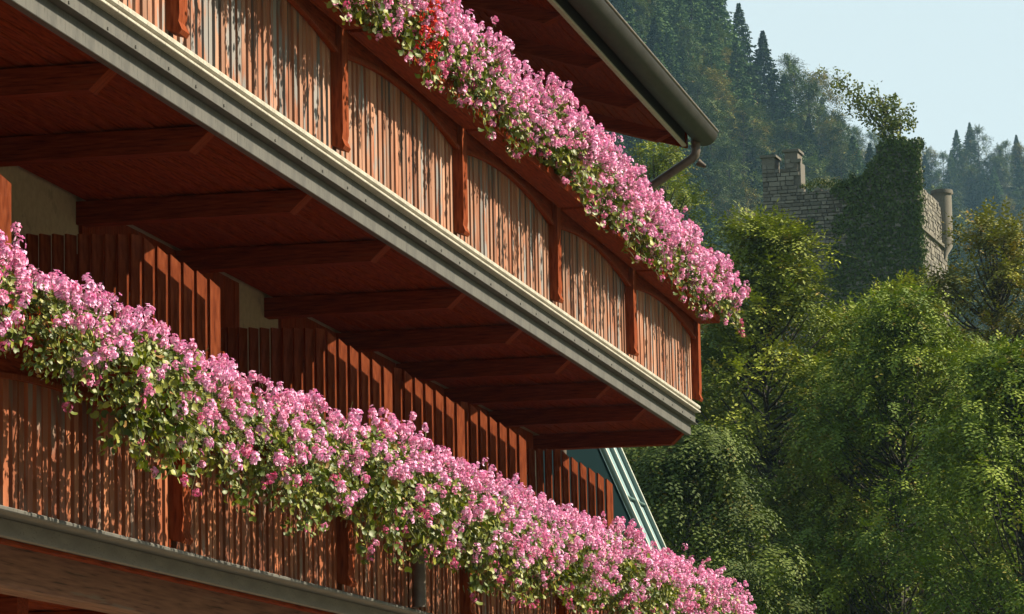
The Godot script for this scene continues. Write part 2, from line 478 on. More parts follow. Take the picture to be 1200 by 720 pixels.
func make_balcony(upper: bool) -> void:
	var f := UF if upper else LF
	var label := "upper balcony with grey metal edge, red timber soffit and weathered slatted railing" if upper else "lower balcony with dark edge over a brown beam and reddish slatted railing"
	var t := thing("balcony", Vector3(X0, f, -26), label, "balcony", "flowered balconies")
	var za := -12.9
	var zb := -39.06
	var mid := (za + zb) / 2
	var zl := za - zb
	# deck
	part(t, "deck", box(Vector3(X0 - WALL - 0.42, 0.2, zl - 0.06)), M.timber_z, Vector3((X0 + WALL) / 2 - 0.2, f - 0.125, mid)) if upper else part(t, "deck", box(Vector3(X0 - WALL - 0.2, 0.025, zl - 0.06)), M.timber_z, Vector3((X0 + WALL) / 2 - 0.1, f - 0.039, mid))
	if upper:
		strips(t, "cap_strip", M.cap_metal, X0 - 0.06, f - 0.02, Vector2(0.12, 0.04), za, zb, 6.2, 0.008)
		strips(t, "lip_strip", M.cap_metal, X0 - 0.05, f - 0.067, Vector2(0.1, 0.02), za, zb, 6.2)
		strips(t, "fascia_strip", M.fascia_metal, X0 - 0.085, f - 0.139, Vector2(0.06, 0.122), za, zb + 0.03, 4.4)
		strips(t, "drip_strip", M.fascia_metal, X0 - 0.06, f - 0.204, Vector2(0.07, 0.008), za, zb + 0.04, 4.4, 0.002)
		strips(t, "lower_fascia_strip", M.fascia_metal, X0 - 0.105, f - 0.273, Vector2(0.05, 0.126), za, zb + 0.2, 4.4)
		var zr := za - 0.3
		while zr > zb + 0.1:
			part(t, "rivet", box(Vector3(0.012, 0.016, 0.016), 0.005), M.fascia_metal, Vector3(X0 - 0.051, f - 0.165 + 0.004 * sin(zr * 9.0), zr))
			zr -= 0.58 + 0.09 * sin(zr * 5.0)
		part(t, "backing", box(Vector3(0.05, 0.2, zl - 0.4)), M.timber_z, Vector3(X0 - 0.15, f - 0.19, mid))
	else:
		strips(t, "cap_strip", M.fascia_metal, X0 - 0.1, f - 0.0125, Vector2(0.2, 0.025), za, zb, 6.2, 0.006)
		strips(t, "fascia_strip", M.low_fascia, X0 - 0.165, f - 0.0705, Vector2(0.05, 0.091), za, zb + 0.05, 4.4)
		part(t, "edge_strip", box(Vector3(0.05, 0.022, zl - 0.06), 0.004), M.timber_z, Vector3(X0 - 0.205, f - 0.127, mid))
		part(t, "edge_beam", box(Vector3(0.18, 0.25, zl - 0.1), 0.01), M.old_beam, Vector3(X0 - 0.56, f - 0.178, mid))
	# soffit boards along the balcony
	var under := f - 0.29 if upper else f - 0.25
	var w := 0.112
	var xs := X0 - 0.13 if upper else X0 - 0.66
	var k := 0
	while xs - w > WALL - 0.05:
		part(t, "soffit_board", box(Vector3(w - 0.010, 0.022, zl - 0.3), 0.006), M.timber_z, Vector3(xs - w / 2, under + 0.011 + 0.004 * ((k * 5) % 3), mid))
		xs -= w
		k += 1
	# joists below the soffit, with noses cut back
	var zs := [-13.2, -15.3, -17.35, -19.4, -21.3, -23.58, -25.75, -28.2, -30.35, -32.45, -34.4, -36.35, -38.66]
	for z in zs:
		var o := []
		var bottom := under - 0.16
		if upper:
			o = [Vector2(X0 - 0.09, under - 0.012), Vector2(X0 - 0.25, bottom), Vector2(WALL, bottom), Vector2(WALL, under - 0.004)]
			part(t, "joist", extrude(o, -0.07, 0.07), M.timber_x, Vector3(0, 0, z))
		else:
			o = [Vector2(X0 - 0.66, under - 0.004), Vector2(X0 - 0.66, bottom), Vector2(WALL, bottom), Vector2(WALL, under - 0.004)]
			part(t, "joist", extrude(o, -0.09, 0.09), M.timber_x, Vector3(0, 0, z))
	# railing, one panel for each bay
	var spring := 0.70 if upper else 0.56
	var peak := 0.83 if upper else 0.68
	var top := 0.95 if upper else 0.82
	var stock := "weathered_slat_%d" if upper else "stained_slat_%d"
	var zp := POSTS.duplicate()
	for j in zp.size() - 1:
		var a: float = zp[j] - 0.06
		var c: float = zp[j + 1] + 0.06
		var panel := part(t, "railing_panel", _arch_board(a, c, spring, peak, top), M.timber_z, Vector3(X0 - 0.035, f, 0))
		part(panel, "arch_trim", _arch_trim(a, c, spring, peak), M.screen_wood, Vector3(X0 - 0.012, f, 0))
		part(panel, "handrail", box(Vector3(0.13, 0.045, a - c), 0.012), M.timber_z, Vector3(X0 - 0.05, f + top + 0.02, (a + c) / 2))
		part(panel, "bottom_rail", box(Vector3(0.045, 0.07, a - c), 0.006), M.timber_z, Vector3(X0 - 0.125, f + 0.16, (a + c) / 2))
		var count := 30
		var pitch := (a - c) / count
		for s in count:
			var z := a - pitch * (s + 0.5)
			var u := (s + 0.5) / count * 2.0 - 1.0
			var h := spring + (peak - spring) * (1.0 - u * u) + 0.05
			h = ceilf(h * 100.0) / 100.0
			var o := part(panel, "slat", box(Vector3(0.03, h - 0.012, 0.074)), M[stock % ((s * 3 + j * 2 + s * s / 5) % 5)], Vector3(X0 - 0.078 + 0.004 * ((s * 7 + j * 3) % 3 - 1), f + 0.012 + (h - 0.012) / 2, z))
			o.rotation.y = (((s * 13 + j * 5) % 7) - 3) * 0.012
	for z in zp:
		var o := [Vector2(-0.105, 0.125), Vector2(-0.055, 0.06), Vector2(0.02, 0.035), Vector2(0.035, 0.06), Vector2(0.015, 0.11), Vector2(0.022, 0.16), Vector2(0.022, top - 0.005), Vector2(-0.105, top - 0.005)]
		part(t, "post", extrude(o, -0.08, 0.08), M.screen_wood, Vector3(X0, f, z))
		part(t, "post_foot", box(Vector3(0.05, 0.12, 0.08)), M.timber_y, Vector3(X0 - 0.12, f + 0.0605, z))


func _arch_y(u: float, spring: float, peak: float) -> float:
	return spring + (peak - spring) * (1.0 - u * u)


func _arch_board(a: float, c: float, spring: float, peak: float, top: float) -> Mesh:
	var b := MB.new()
	var n := 20
	var th := 0.014
	for k in n:
		var u0 := k * 2.0 / n - 1.0
		var u1 := (k + 1) * 2.0 / n - 1.0
		var z0 := lerpf(a, c, k / float(n))
		var z1 := lerpf(a, c, (k + 1) / float(n))
		var y0 := _arch_y(u0, spring, peak)
		var y1 := _arch_y(u1, spring, peak)
		b.quad(Vector3(th, y0, z0), Vector3(th, y1, z1), Vector3(th, top, z1), Vector3(th, top, z0))
		b.quad(Vector3(-th, y0, z0), Vector3(-th, top, z0), Vector3(-th, top, z1), Vector3(-th, y1, z1))
		b.quad(Vector3(-th, y0, z0), Vector3(-th, y1, z1), Vector3(th, y1, z1), Vector3(th, y0, z0))
	return b.mesh()


func _arch_trim(a: float, c: float, spring: float, peak: float) -> Mesh:
	var b := MB.new()
	var n := 20
	var th := 0.009
	for k in n:
		var z0 := lerpf(a, c, k / float(n))
		var z1 := lerpf(a, c, (k + 1) / float(n))
		var y0 := _arch_y(k * 2.0 / n - 1.0, spring, peak) - 0.004
		var y1 := _arch_y((k + 1) * 2.0 / n - 1.0, spring, peak) - 0.004
		var e := Vector3(0, 0.028, 0)
		var p := Vector3(th, y0, z0)
		var q := Vector3(th, y1, z1)
		var r := Vector3(-th, y0, z0)
		var s := Vector3(-th, y1, z1)
		b.quad(p, q, q + e, p + e)
		b.quad(p, r, s, q)
		b.quad(p + e, q + e, s + e, r + e)
	return b.mesh()


func make_screens() -> void:
	var where := [[-18.14, "nearest the camera, only its orange end board showing"], [-21.96, "with a lit notched end, beside the plaster wall patch"], [-26.4, "third along the lower balcony, counted from the camera"], [-28.8, "fourth along the lower balcony, counted from the camera"], [-31.2, "fifth along the lower balcony, just before the soffit end"], [-35.28, "farthest along the lower balcony, in front of the glazing"]]
	for e in where:
		var z: float = e[0]
		var t := thing("privacy_screen", Vector3(-6.9, LF, z), "slatted timber privacy screen " + e[1], "screen", "privacy screens between the lower balcony rooms")
		var n := 17
		var pitch := 0.085
		for k in n:
			var x := -6.535 - pitch * k
			var top := 1.785 + EY + 1.733 if false else 3.535 + EY + minf(pitch * k, 0.5) * 0.66
			if pitch * k > 0.5:
				top += (pitch * k - 0.5) * 0.06
			var h := top - LF - 0.03
			h = roundf(h * 200.0) / 200.0
			# the head of each board is cut to the slope
			var key := "screen %.3f" % h
			if not shared.has(key):
				var cut := 0.026 if pitch * k < 0.5 else 0.003
				var o := [Vector2(-0.038, 0), Vector2(0.038, 0), Vector2(0.038, h - cut), Vector2(-0.038, h + cut)]
				var b := MB.new()
				b.pull(PackedVector2Array(o), -0.011, 0.011)
				shared[key] = b.mesh()
			var o2 := part(t, "board", shared[key], M.screen_wood, Vector3(x, LF + 0.03, z))
			o2.rotation.y = 0.9
		part(t, "rail", box(Vector3(pitch * n, 0.06, 0.04), 0.005), M.timber_x, Vector3(-6.535 - pitch * (n - 1) / 2.0, LF + 0.5, z - 0.06))
		part(t, "rail", box(Vector3(pitch * n, 0.06, 0.04), 0.005), M.timber_x, Vector3(-6.535 - pitch * (n - 1) / 2.0, LF + 1.35, z - 0.06))


func make_glazing() -> void:
	# sloped glass of the annexe beyond the end of the balconies
	var t := thing("glazed_annexe", Vector3(-8.5, 0, -45), "sloping glass annexe with green frames seen beyond the balcony end", "annexe")
	var x1 := -8.53
	var y1 := 5.12 + EY
	var s := 0.42              # outward run per metre of drop
	var zc := [-45.15, -45.9, -46.6]
	var y0 := 0.6
	var P := func(y: float, z: float, off: float) -> Vector3:
		return Vector3(x1 + (y1 - y) * s + off, y + off * s, z)
	var ys := [y1 + 1.2, y1 - 0.78, y1 - 2.4, y0]
	for j in zc.size() - 1:
		for k in ys.size() - 1:
			var b := MB.new()
			b.quad(P.call(ys[k + 1], zc[j], 0.0), P.call(ys[k + 1], zc[j + 1], 0.0), P.call(ys[k], zc[j + 1], 0.0), P.call(ys[k], zc[j], 0.0))
			b.quad(P.call(ys[k + 1], zc[j], -0.02), P.call(ys[k], zc[j], -0.02), P.call(ys[k], zc[j + 1], -0.02), P.call(ys[k + 1], zc[j + 1], -0.02))
			part(t, "pane", b.mesh(), M.pane, Vector3.ZERO)
	for z in zc:
		var b := MB.new()
		b.tube([P.call(ys[0], z, 0.02), P.call(y0, z, 0.02)], [0.035, 0.035], 4)
		var o := part(t, "glazing_bar", b.mesh(), M.green_bar, Vector3.ZERO)
		b = MB.new()
		b.tube([P.call(ys[0], z, 0.05) + Vector3(0, 0, 0.012), P.call(y0, z, 0.05) + Vector3(0, 0, 0.012)], [0.007, 0.007], 4)
		part(o, "cover_strip", b.mesh(), M.pale_bar, Vector3.ZERO)
	for y in ys:
		var b := MB.new()
		b.tube([P.call(y, zc[0], 0.025), P.call(y, zc[-1], 0.025)], [0.02, 0.02], 4)
		part(t, "transom", b.mesh(), M.green_bar, Vector3.ZERO)
	# near end of the annexe and its back
	var b2 := MB.new()
	b2.quad(Vector3(-11.5, y0, -45.12), Vector3(x1 + (y1 - y0) * s - 0.05, y0, -45.12), Vector3(x1 - 1.2 * s - 0.05, y1 + 1.2, -45.12), Vector3(-11.5, y1 + 1.2, -45.12))
	b2.quad(Vector3(-11.5, y0, -46.65), Vector3(-11.5, y1 + 1.2, -46.65), Vector3(x1 - 1.2 * s - 0.05, y1 + 1.2, -46.65), Vector3(x1 + (y1 - y0) * s - 0.05, y0, -46.65))
	b2.quad(Vector3(-11.5, y1 + 1.2, -45.12), Vector3(x1 - 1.2 * s - 0.05, y1 + 1.2, -45.12), Vector3(x1 - 1.2 * s - 0.05, y1 + 1.2, -46.65), Vector3(-11.5, y1 + 1.2, -46.65))
	part(t, "gable_panel", b2.mesh(), M.teal_wall, Vector3.ZERO)
	b2 = MB.new()
	b2.box(Vector3(-10, 0.3, -45.9), Vector3(6.0, 0.6, 1.7))
	part(t, "plinth", b2.mesh(), M.plaster, Vector3.ZERO)


# ---------------------------------------------------------------- geraniums
func rdir(r: RandomNumberGenerator) -> Vector3:
	var z := r.randf_range(-1, 1)
	var a := r.randf() * TAU
	var s := sqrt(1 - z * z)
	return Vector3(s * cos(a), z, s * sin(a))


func flower_head(r: RandomNumberGenerator, tone: int) -> Mesh:
	var b := MB.new()
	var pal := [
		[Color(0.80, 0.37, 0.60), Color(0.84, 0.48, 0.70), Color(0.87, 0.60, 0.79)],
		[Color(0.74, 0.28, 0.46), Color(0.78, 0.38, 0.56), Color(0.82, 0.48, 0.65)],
		[Color(0.55, 0.10, 0.22), Color(0.6, 0.16, 0.29), Color(0.64, 0.23, 0.36)],  # deeper pink; on underside heads it stands in for shade
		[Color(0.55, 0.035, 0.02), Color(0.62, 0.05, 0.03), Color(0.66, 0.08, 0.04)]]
	var florets := r.randi_range(13, 18)
	for k in florets:
		# florets stand on a loose dome
		var d := rdir(r)
		d.y = d.y * 0.8 + 0.25
		d = d.normalized()
		var at := Vector3(d.x * 0.034, d.y * 0.042, d.z * 0.034) * r.randf_range(0.6, 1.25)
		var up := (d + Vector3(0.25, 0.1, 0.1)).normalized()
		var s := up.cross(Vector3(0.2, 0.9, 0.35)).normalized()
		var q := up.cross(s)
		var turn := r.randf() * TAU
		for p in 5:
			var a := turn + TAU * p / 5.0 + (0.18 if p % 2 else -0.1)
			var o := s * cos(a) + q * sin(a)
			var w := up.cross(o)
			b.col = pal[tone][r.randi() % 3]
			var l := r.randf_range(0.013, 0.018)
			var m := at + o * l * 0.6 + up * 0.003
			var tip := at + o * l + up * r.randf_range(-0.003, 0.004)
			b.quad(at - w * 0.0025, m - w * 0.0066, tip - w * 0.004, tip + w * 0.004)
			b.quad(at + w * 0.0025, at - w * 0.0025, tip + w * 0.004, m + w * 0.0066)
	# a few closed buds and the stalk top
	b.col = Color(0.12, 0.15, 0.04)
	b.tube([Vector3(-0.02, -0.07, 0), Vector3(-0.004, -0.03, 0), Vector3.ZERO], [0.0022, 0.002, 0.003], 3)
	return b.mesh()


# one trailing plant: returns its foliage mesh and where its flower heads sit.
func geranium_variant(seed_: int, lower: bool, width: float, far_end: bool) -> Dictionary:
	var r := RandomNumberGenerator.new()
	r.seed = seed_
	var nz := noise(seed_, 0.9, 3)
	var b := MB.new()
	var heads := []
	var reach := func(z: float, th: float) -> float:
		# radius of the mass at station z and angle th (0 out, PI/2 up)
		var base := 0.31 + 0.06 * sin(th) if not lower else 0.36 - 0.10 * maxf(0.0, sin(th))
		if th < 0.0:
			base += (-0.11 if not lower else 0.06) * minf(-th, 1.2)
		return base * (1.0 + 0.34 * nz.get_noise_2d(z * 1.1, th * 0.9 + seed_))
	# stems
	b.col = Color(0.08, 0.085, 0.03)
	for k in 34:
		var z := r.randf_range(-0.5, 0.5) * width
		var th := r.randf_range(-1.1, 1.7)
		var R: float = reach.call(z, th) * 0.95
		var e := Vector3(cos(th) * R * 0.92, sin(th) * R, z + r.randf_range(-0.12, 0.12))
		var s := Vector3(r.randf_range(-0.06, 0.06), 0.0, z * 0.9)
		b.tube([s, s.lerp(e, 0.5) + Vector3(0, 0.07, 0), e], [0.005, 0.004, 0.003], 3)
	# leaves, lobed shields
	var leaves := 1700 if lower else 1300
	for k in leaves:
		var z := r.randf_range(-0.54, 0.54) * width
		var th := r.randf_range(-1.35, 1.95)
		var R: float = reach.call(z, th)
		var depth := sqrt(r.randf_range(0.12, 1.0))
		var at := Vector3(cos(th) * R * depth * 0.95, sin(th) * R * depth, z + r.randf_range(-0.03, 0.03))
		var out := Vector3(cos(th), sin(th) * 0.6 + 0.45, r.randf_range(-0.35, 0.35)).normalized()
		out = (out + rdir(r) * 0.75).normalized()
		_shield(b, r, at, out, r.randf_range(0.013, 0.029))
	# trailing strands
	var strands := 9 if lower else 6
	for k in strands:
		var z := r.randf_range(-0.5, 0.5) * width
		var p := Vector3(r.randf_range(0.12, 0.34), r.randf_range(-0.22, -0.05), z)
		var long := r.randf_range(0.16, 0.42) if lower else r.randf_range(0.08, 0.26)
		var path := [p]
		var rad := [0.004]
		for j in 5:
			p += Vector3(r.randf_range(-0.02, 0.03), -long / 5.0, r.randf_range(-0.03, 0.03))
			path.append(p); rad.append(0.003)
		b.col = Color(0.1, 0.09, 0.035)
		b.tube(path, rad, 3)
		for j in int(long * 90):
			var q: Vector3 = path[r.randi() % 6] + rdir(r) * 0.05
			_shield(b, r, q, (Vector3(0.8, 0.3, 0.2) + rdir(r) * 0.8).normalized(), r.randf_range(0.017, 0.03))
		if r.randf() < 0.75:
			heads.append([p + Vector3(0.03, -0.02, 0), r.randf_range(0.7, 1.0), 1 + r.randi() % 2])
	# flower heads over the lit side
	var count := 140 if not lower else 135
	var tries := 0
	var spots := []
	while spots.size() < count and tries < 4000:
		tries += 1
		var z := r.randf_range(-0.55, 0.55) * width
		var th := r.randf_range(-1.0, 1.75)
		var low := smoothstep(-1.1, 0.4, th)
		if r.randf() > (0.5 if lower else 0.25) + (0.5 if lower else 0.75) * low:
			continue
		if nz.get_noise_2d(z * 2.6 + 31.0, th * 2.2) < (-0.06 if lower else -0.2) - 0.25 * low + (0.1 if lower else 0.28) * (1.0 - low):
			continue
		var R: float = reach.call(z, th)
		var at := Vector3(cos(th) * R * 0.98, sin(th) * R + 0.01, z) + Vector3(cos(th), sin(th) + 0.3, 0).normalized() * r.randf_range(-0.05, 0.1)
		if r.randf() < 0.07 and th > 0.7:
			at += Vector3(0, r.randf_range(0.04, 0.13), 0)
		var near := false
		for o in spots:
			if o.distance_squared_to(at) < 0.0013:
				near = true
				break
		if near:
			continue
		spots.append(at)
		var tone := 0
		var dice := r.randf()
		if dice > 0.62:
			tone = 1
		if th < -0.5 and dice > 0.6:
			tone = 2  # shade painted into the petals of heads on the underside
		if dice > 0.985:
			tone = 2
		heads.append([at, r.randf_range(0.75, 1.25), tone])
		# its stalk
		b.col = Color(0.13, 0.14, 0.045)
		var foot := Vector3(at.x * 0.75, at.y * 0.72 - 0.02, at.z)
		b.tube([foot, at - Vector3(0, 0.03, 0)], [0.0028, 0.002], 3)
	return {"mesh": b.mesh(), "heads": heads}


func _shield(b: MB, r: RandomNumberGenerator, at: Vector3, up: Vector3, size: float) -> void:
	var s := up.cross(Vector3(0.13, 0.31, 0.94)).normalized()
	var q := up.cross(s)
	var t := r.randf()
	b.col = Color(0.055, 0.082, 0.013).lerp(Color(0.23, 0.225, 0.03), t * t)
	if r.randf() < 0.045:
		b.col = Color(0.2, 0.11, 0.03)
	var turn := r.randf() * TAU
	var k := b.v.size()
	b.v.append(at); b.n.append(up); b.c.append(b.col)
	for j in 7:
		var a := turn + TAU * j / 7.0
		var o := s * cos(a) + q * sin(a)
		var rr := size * (1.0 if j != 0 else 0.35) * r.randf_range(0.8, 1.15)
		b.v.append(at + o * rr + up * size * r.randf_range(0.05, 0.3))
		b.n.append((up - o * 0.3).normalized()); b.c.append(b.col)
	for j in 7:
		b.i.append_array(PackedInt32Array([k, k + 1 + (j + 1) % 7, k + 1 + j]))


const ORDINAL := ["first", "second", "third", "fourth", "fifth", "sixth", "seventh", "eighth", "ninth", "tenth", "eleventh", "twelfth", "thirteenth", "fourteenth", "fifteenth", "sixteenth", "seventeenth", "eighteenth", "nineteenth", "twentieth", "twenty-first", "twenty-second", "twenty-third", "twenty-fourth"]


func make_flowers() -> void:
	rng.seed = 77
	var hr := RandomNumberGenerator.new()
	hr.seed = 5
	var head_mesh := []
	for tone in 4:
		var l := []
		for k in 5:
			l.append(flower_head(hr, tone))
		head_mesh.append(l)
	for row in 2:
		var lower := row == 1
		var f := LF if lower else UF
		var top := 0.82 if lower else 0.95
		var bays := []
		var zp: Array = [-15.3] + POSTS if lower else POSTS.slice(1)
		for j in zp.size() - 1:
			bays.append([zp[j] - 0.05, zp[j + 1] + 0.05])
		var name_row := "lower" if lower else "upper"
		var variants := []
		var width := 1.22
		for k in 5:
			variants.append(geranium_variant((300 if lower else 500) + k * 17, lower, width, false))
		var by := f + (0.79 if lower else 0.86)          # bottom of the box
		var bx := X0 + 0.145
		var plants := []
		for j in bays.size():
			var a: float = bays[j][0]
			var c: float = bays[j][1]
			var from_end: int = bays.size() - j
			var t := thing("flower_box", Vector3(bx, by, (a + c) / 2), "long brown timber flower box on the %s railing, %s from the far end" % [name_row, ORDINAL[from_end - 1]], "flower box", "flower boxes on the %s railing" % name_row)
			var L := a - c
			var h := 0.17
			part(t, "front_board", box(Vector3(0.018, h, L), 0.004), M.timber_z, Vector3(bx + 0.105, by + h / 2, (a + c) / 2))
			part(t, "back_board", box(Vector3(0.018, h, L), 0.004), M.timber_z, Vector3(bx - 0.105, by + h / 2, (a + c) / 2))
			part(t, "bottom_board", box(Vector3(0.188, 0.018, L), 0.004), M.timber_z, Vector3(bx, by + 0.01, (a + c) / 2))
			for e in [a - 0.009, c + 0.009]:
				part(t, "end_board", box(Vector3(0.19, h - 0.022, 0.016)), M.timber_x, Vector3(bx, by + 0.02 + (h - 0.022) / 2, e))
			part(t, "soil", box(Vector3(0.185, 0.1, L - 0.04)), M.soil, Vector3(bx, by + 0.085, (a + c) / 2))
			var n := maxi(1, roundi(L / 1.2))
			for k in n:
				plants.append(lerpf(a, c, (k + 0.5) / n))
		for k in plants.size():
			var z: float = plants[k]
			var from_end: int = plants.size() - 1 - k
			var vi := (k * 2 + k / 5) % 5
			var flip := -1.0 if (k / 2) % 2 else 1.0
			var va: Dictionary = variants[vi]
			var t := thing("geranium_plant", Vector3(bx + (0.07 if lower else 0.03), by + (0.02 if lower else 0.19), z), "trailing pink geranium on the %s balcony, %s plant from the far end" % [name_row, ORDINAL[from_end]], "geranium", "trailing geraniums along the %s railing" % name_row)
			var grow := rng.randf_range(0.84, 1.14)
			t.position.y += rng.randf_range(-0.05, 0.05)
			if lower:
				if z > -17.8:
					grow *= 0.76
					t.position.y += 0.1
				elif z > -21.0:
					t.position.y -= 0.1
				elif z > -25.0:
					t.position.y -= 0.1
				else:
					t.position.y -= 0.14
			elif z > -23.9:
				t.position.y -= 0.12
			var fo := part(t, "foliage", va.mesh, M.geranium_leaf, t.position)
			fo.scale = Vector3(grow, grow, flip * grow)
			var sparse := rng.randf_range(0.2, 0.45) if lower and z > -24.0 else rng.randf_range(0.02, 0.22) if lower else rng.randf_range(0.0, 0.18)
			for e in va.heads:
				if rng.randf() < sparse:
					continue
				var p: Vector3 = e[0]
				p.z *= flip
				p *= grow
				var tone: int = e[2]
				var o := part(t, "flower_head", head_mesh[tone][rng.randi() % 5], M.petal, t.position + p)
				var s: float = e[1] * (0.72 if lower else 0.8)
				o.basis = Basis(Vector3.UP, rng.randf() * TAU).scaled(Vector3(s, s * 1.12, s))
			if not lower and k == 3:
				pass
	# one red plant among the pink ones
	var t := thing("red_geranium_plant", Vector3(X0 + 0.3, UF + 1.0, -24.7), "small red geranium between the pink ones on the upper balcony", "geranium")
	var b := MB.new()
	var r := RandomNumberGenerator.new()
	r.seed = 9
	for k in 60:
		_shield(b, r, Vector3(r.randf_range(-0.1, 0.12), r.randf_range(-0.15, 0.12), r.randf_range(-0.2, 0.2)), (Vector3(0.8, 0.4, 0.2) + rdir(r) * 0.6).normalized(), r.randf_range(0.02, 0.035))
	part(t, "foliage", b.mesh(), M.geranium_leaf, t.position)
	for k in 24:
		var o := part(t, "flower_head", head_mesh[3][k % 5], M.petal_red, t.position + Vector3(r.randf_range(0.1, 0.24), r.randf_range(-0.2, 0.3), r.randf_range(-0.32, 0.32)))
		o.scale = Vector3.ONE * 1.1


# ---------------------------------------------------------------- trees
# a broadleaf crown made of leafy sprays on limbs; returns [wood mesh, crown mesh]
func broadleaf(seed_: int, h: float, crown_base: float, rad: float, clumps: int, sprays: int, leaf_size: float, dark: Color, light: Color, droop: float, warm: float) -> Array:
	var r := RandomNumberGenerator.new()
	r.seed = seed_
	var nz := noise(seed_, 0.5, 2)
	var wood := MB.new()
	var crown := MB.new()
	var bend := Vector3(r.randf_range(-0.5, 0.5), 0, r.randf_range(-0.5, 0.5))
	var trunk := []
	var rad_t := []
	var tr := h * 0.0135
	for k in 8:
		var s := k / 7.0
		trunk.append(Vector3(bend.x * s * s + sin(s * 5.0 + seed_) * 0.12, h * 0.88 * s, bend.z * s * s))
		rad_t.append(lerpf(tr, tr * 0.18, pow(s, 0.8)))
	wood.tube(trunk, rad_t, 7)
	var ch := h - crown_base
	for k in clumps:
		var s := pow(r.randf(), 0.85)
		var y := crown_base + ch * (0.03 + 0.95 * s)
		var prof := pow(sin(PI * clampf(0.28 + 0.7 * pow(s, 0.9), 0.0, 1.0)), 0.75)
		var a := r.randf() * TAU
		var rr := rad * prof * sqrt(r.randf_range(0.12, 1.0)) * (1.0 + 0.35 * nz.get_noise_2d(cos(a) * 3.0 + y, sin(a) * 3.0))
		var at := Vector3(cos(a) * rr, y, sin(a) * rr) + bend * 0.7
		# limb from the trunk up to the clump
		var fy := clampf(y - rr * r.randf_range(0.4, 0.9) - 0.4, crown_base * 0.75, h * 0.84)
		var ft := fy / (h * 0.88) * 7.0
		var j := mini(int(ft), 6)
		var foot: Vector3 = trunk[j].lerp(trunk[j + 1], ft - j)
		var knee := foot.lerp(at, 0.55) + Vector3(0, -0.12 * rr, 0)
		wood.tube([foot, knee, at], [tr * 0.22, tr * 0.13, tr * 0.04], 4)
		var cr := rad * r.randf_range(0.15, 0.3)
		var tone := r.randf()
		for q in sprays:
			var d := rdir(r)
			d.y = d.y * 0.7 + 0.1
			var p := at + Vector3(d.x * cr * 1.15, d.y * cr * 0.5, d.z * cr * 1.15) * pow(r.randf(), 0.45)
			var out := (d + Vector3(0, -droop, 0) + rdir(r) * 0.4).normalized()
			var sd := out.cross(Vector3(0.05, 1, 0.02)).normalized()
			var up := sd.cross(out)
			var long := leaf_size * r.randf_range(2.2, 3.6)
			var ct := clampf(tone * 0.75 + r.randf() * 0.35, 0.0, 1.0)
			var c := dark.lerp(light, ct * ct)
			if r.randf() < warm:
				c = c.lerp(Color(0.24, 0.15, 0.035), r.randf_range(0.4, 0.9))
			for e in 7:
				var g := e / 6.0
				var side := 1.0 if e % 2 else -1.0
				var from := p + out * long * g + Vector3(0, -droop * long * g * g * 0.5, 0)
				var along := (out * 0.5 + sd * side * (1.0 if e < 6 else 0.1) + up * r.randf_range(-0.5, 0.3)).normalized() * leaf_size * r.randf_range(0.8, 1.2)
				var wide := along.cross(up).normalized() * leaf_size * 0.27
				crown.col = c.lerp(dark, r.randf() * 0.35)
				crown.leaf(from, along, wide, up * leaf_size * 0.05)
	return [wood.mesh(), crown.mesh()]


# spruce: tiers of drooping boughs with tufts
func conifer(seed_: int, h: float, rad: float, tufts: int, size: float, dark: Color, light: Color) -> Array:
	var r := RandomNumberGenerator.new()
	r.seed = seed_
	var wood := MB.new()
	wood.tube([Vector3.ZERO, Vector3(0.1, h * 0.5, 0), Vector3(0, h * 0.97, 0)], [h * 0.014, h * 0.009, 0.03], 6)
	var crown := MB.new()
	var boughs := int(tufts / 14.0)
	for k in boughs:
		var s := pow((k + r.randf()) / boughs, 0.9)
		var y := h * (0.08 + 0.91 * s)
		var a := k * 2.399 + r.randf_range(-0.4, 0.4)
		var long := (rad * pow(1.0 - s, 0.95) + 0.06) * r.randf_range(0.5, 1.2)
		var small := lerpf(1.0, 0.45, s * s)
		var o := Vector3(cos(a), 0, sin(a))
		var sd := Vector3(-sin(a), 0, cos(a))
		var tone := r.randf()
		for e in 14:
			var g := sqrt((e + r.randf()) / 14.0)
			var at := Vector3(0, y, 0) + o * long * g + Vector3(0, -long * g * 0.42 + long * 0.16 * g * g, 0) + sd * r.randf_range(-0.3, 0.3) * long * (1.15 - g * 0.7)
			var along := (o * r.randf_range(0.3, 0.9) + sd * r.randf_range(-0.8, 0.8) + Vector3(0, r.randf_range(-0.75, 0.1), 0)).normalized() * size * small * r.randf_range(0.8, 1.5)
			var wide := along.cross(rdir(r)).normalized() * size * small * 0.36
			crown.col = dark.lerp(light, clampf(tone * 0.6 + r.randf() * 0.45, 0, 1))
			crown.leaf(at, along, wide, Vector3(0, size * 0.06, 0))
	return [wood.mesh(), crown.mesh()]


func plant_tree(called: String, meshes: Array, at: Vector3, turn: float, s: float, leaf_mat: Material, label: String, group := "", category := "tree") -> Node3D:
	var t := thing(called, at, label, category, group)
	t.rotation.y = turn
	t.scale = Vector3.ONE * s
	var o := MeshInstance3D.new()
	o.name = "trunk"; o.mesh = meshes[0]; o.material_override = M.bark
	t.add_child(o)
	o = MeshInstance3D.new()
	o.name = "crown"; o.mesh = meshes[1]; o.material_override = leaf_mat
	t.add_child(o)
	return t


# position from metres to the right and metres ahead of the camera's heading
func ahead(u: float, d: float) -> Vector3:
	return Vector3(0.9784 * u - 0.2069 * d, 0, -0.2069 * u - 0.9784 * d)


func terrain(u: float, d: float) -> float:
	# castle mound and the valley side beyond
	var e := Vector2((u - 15.5) / 60.0, (d - 178.0) / 42.0)
	var h := 24.0 * exp(-e.length_squared())
	h += 1.5 * sin(u * 0.05 + 1.0) * smoothstep(60.0, 140.0, d)
	return h * smoothstep(48.0, 75.0, d)


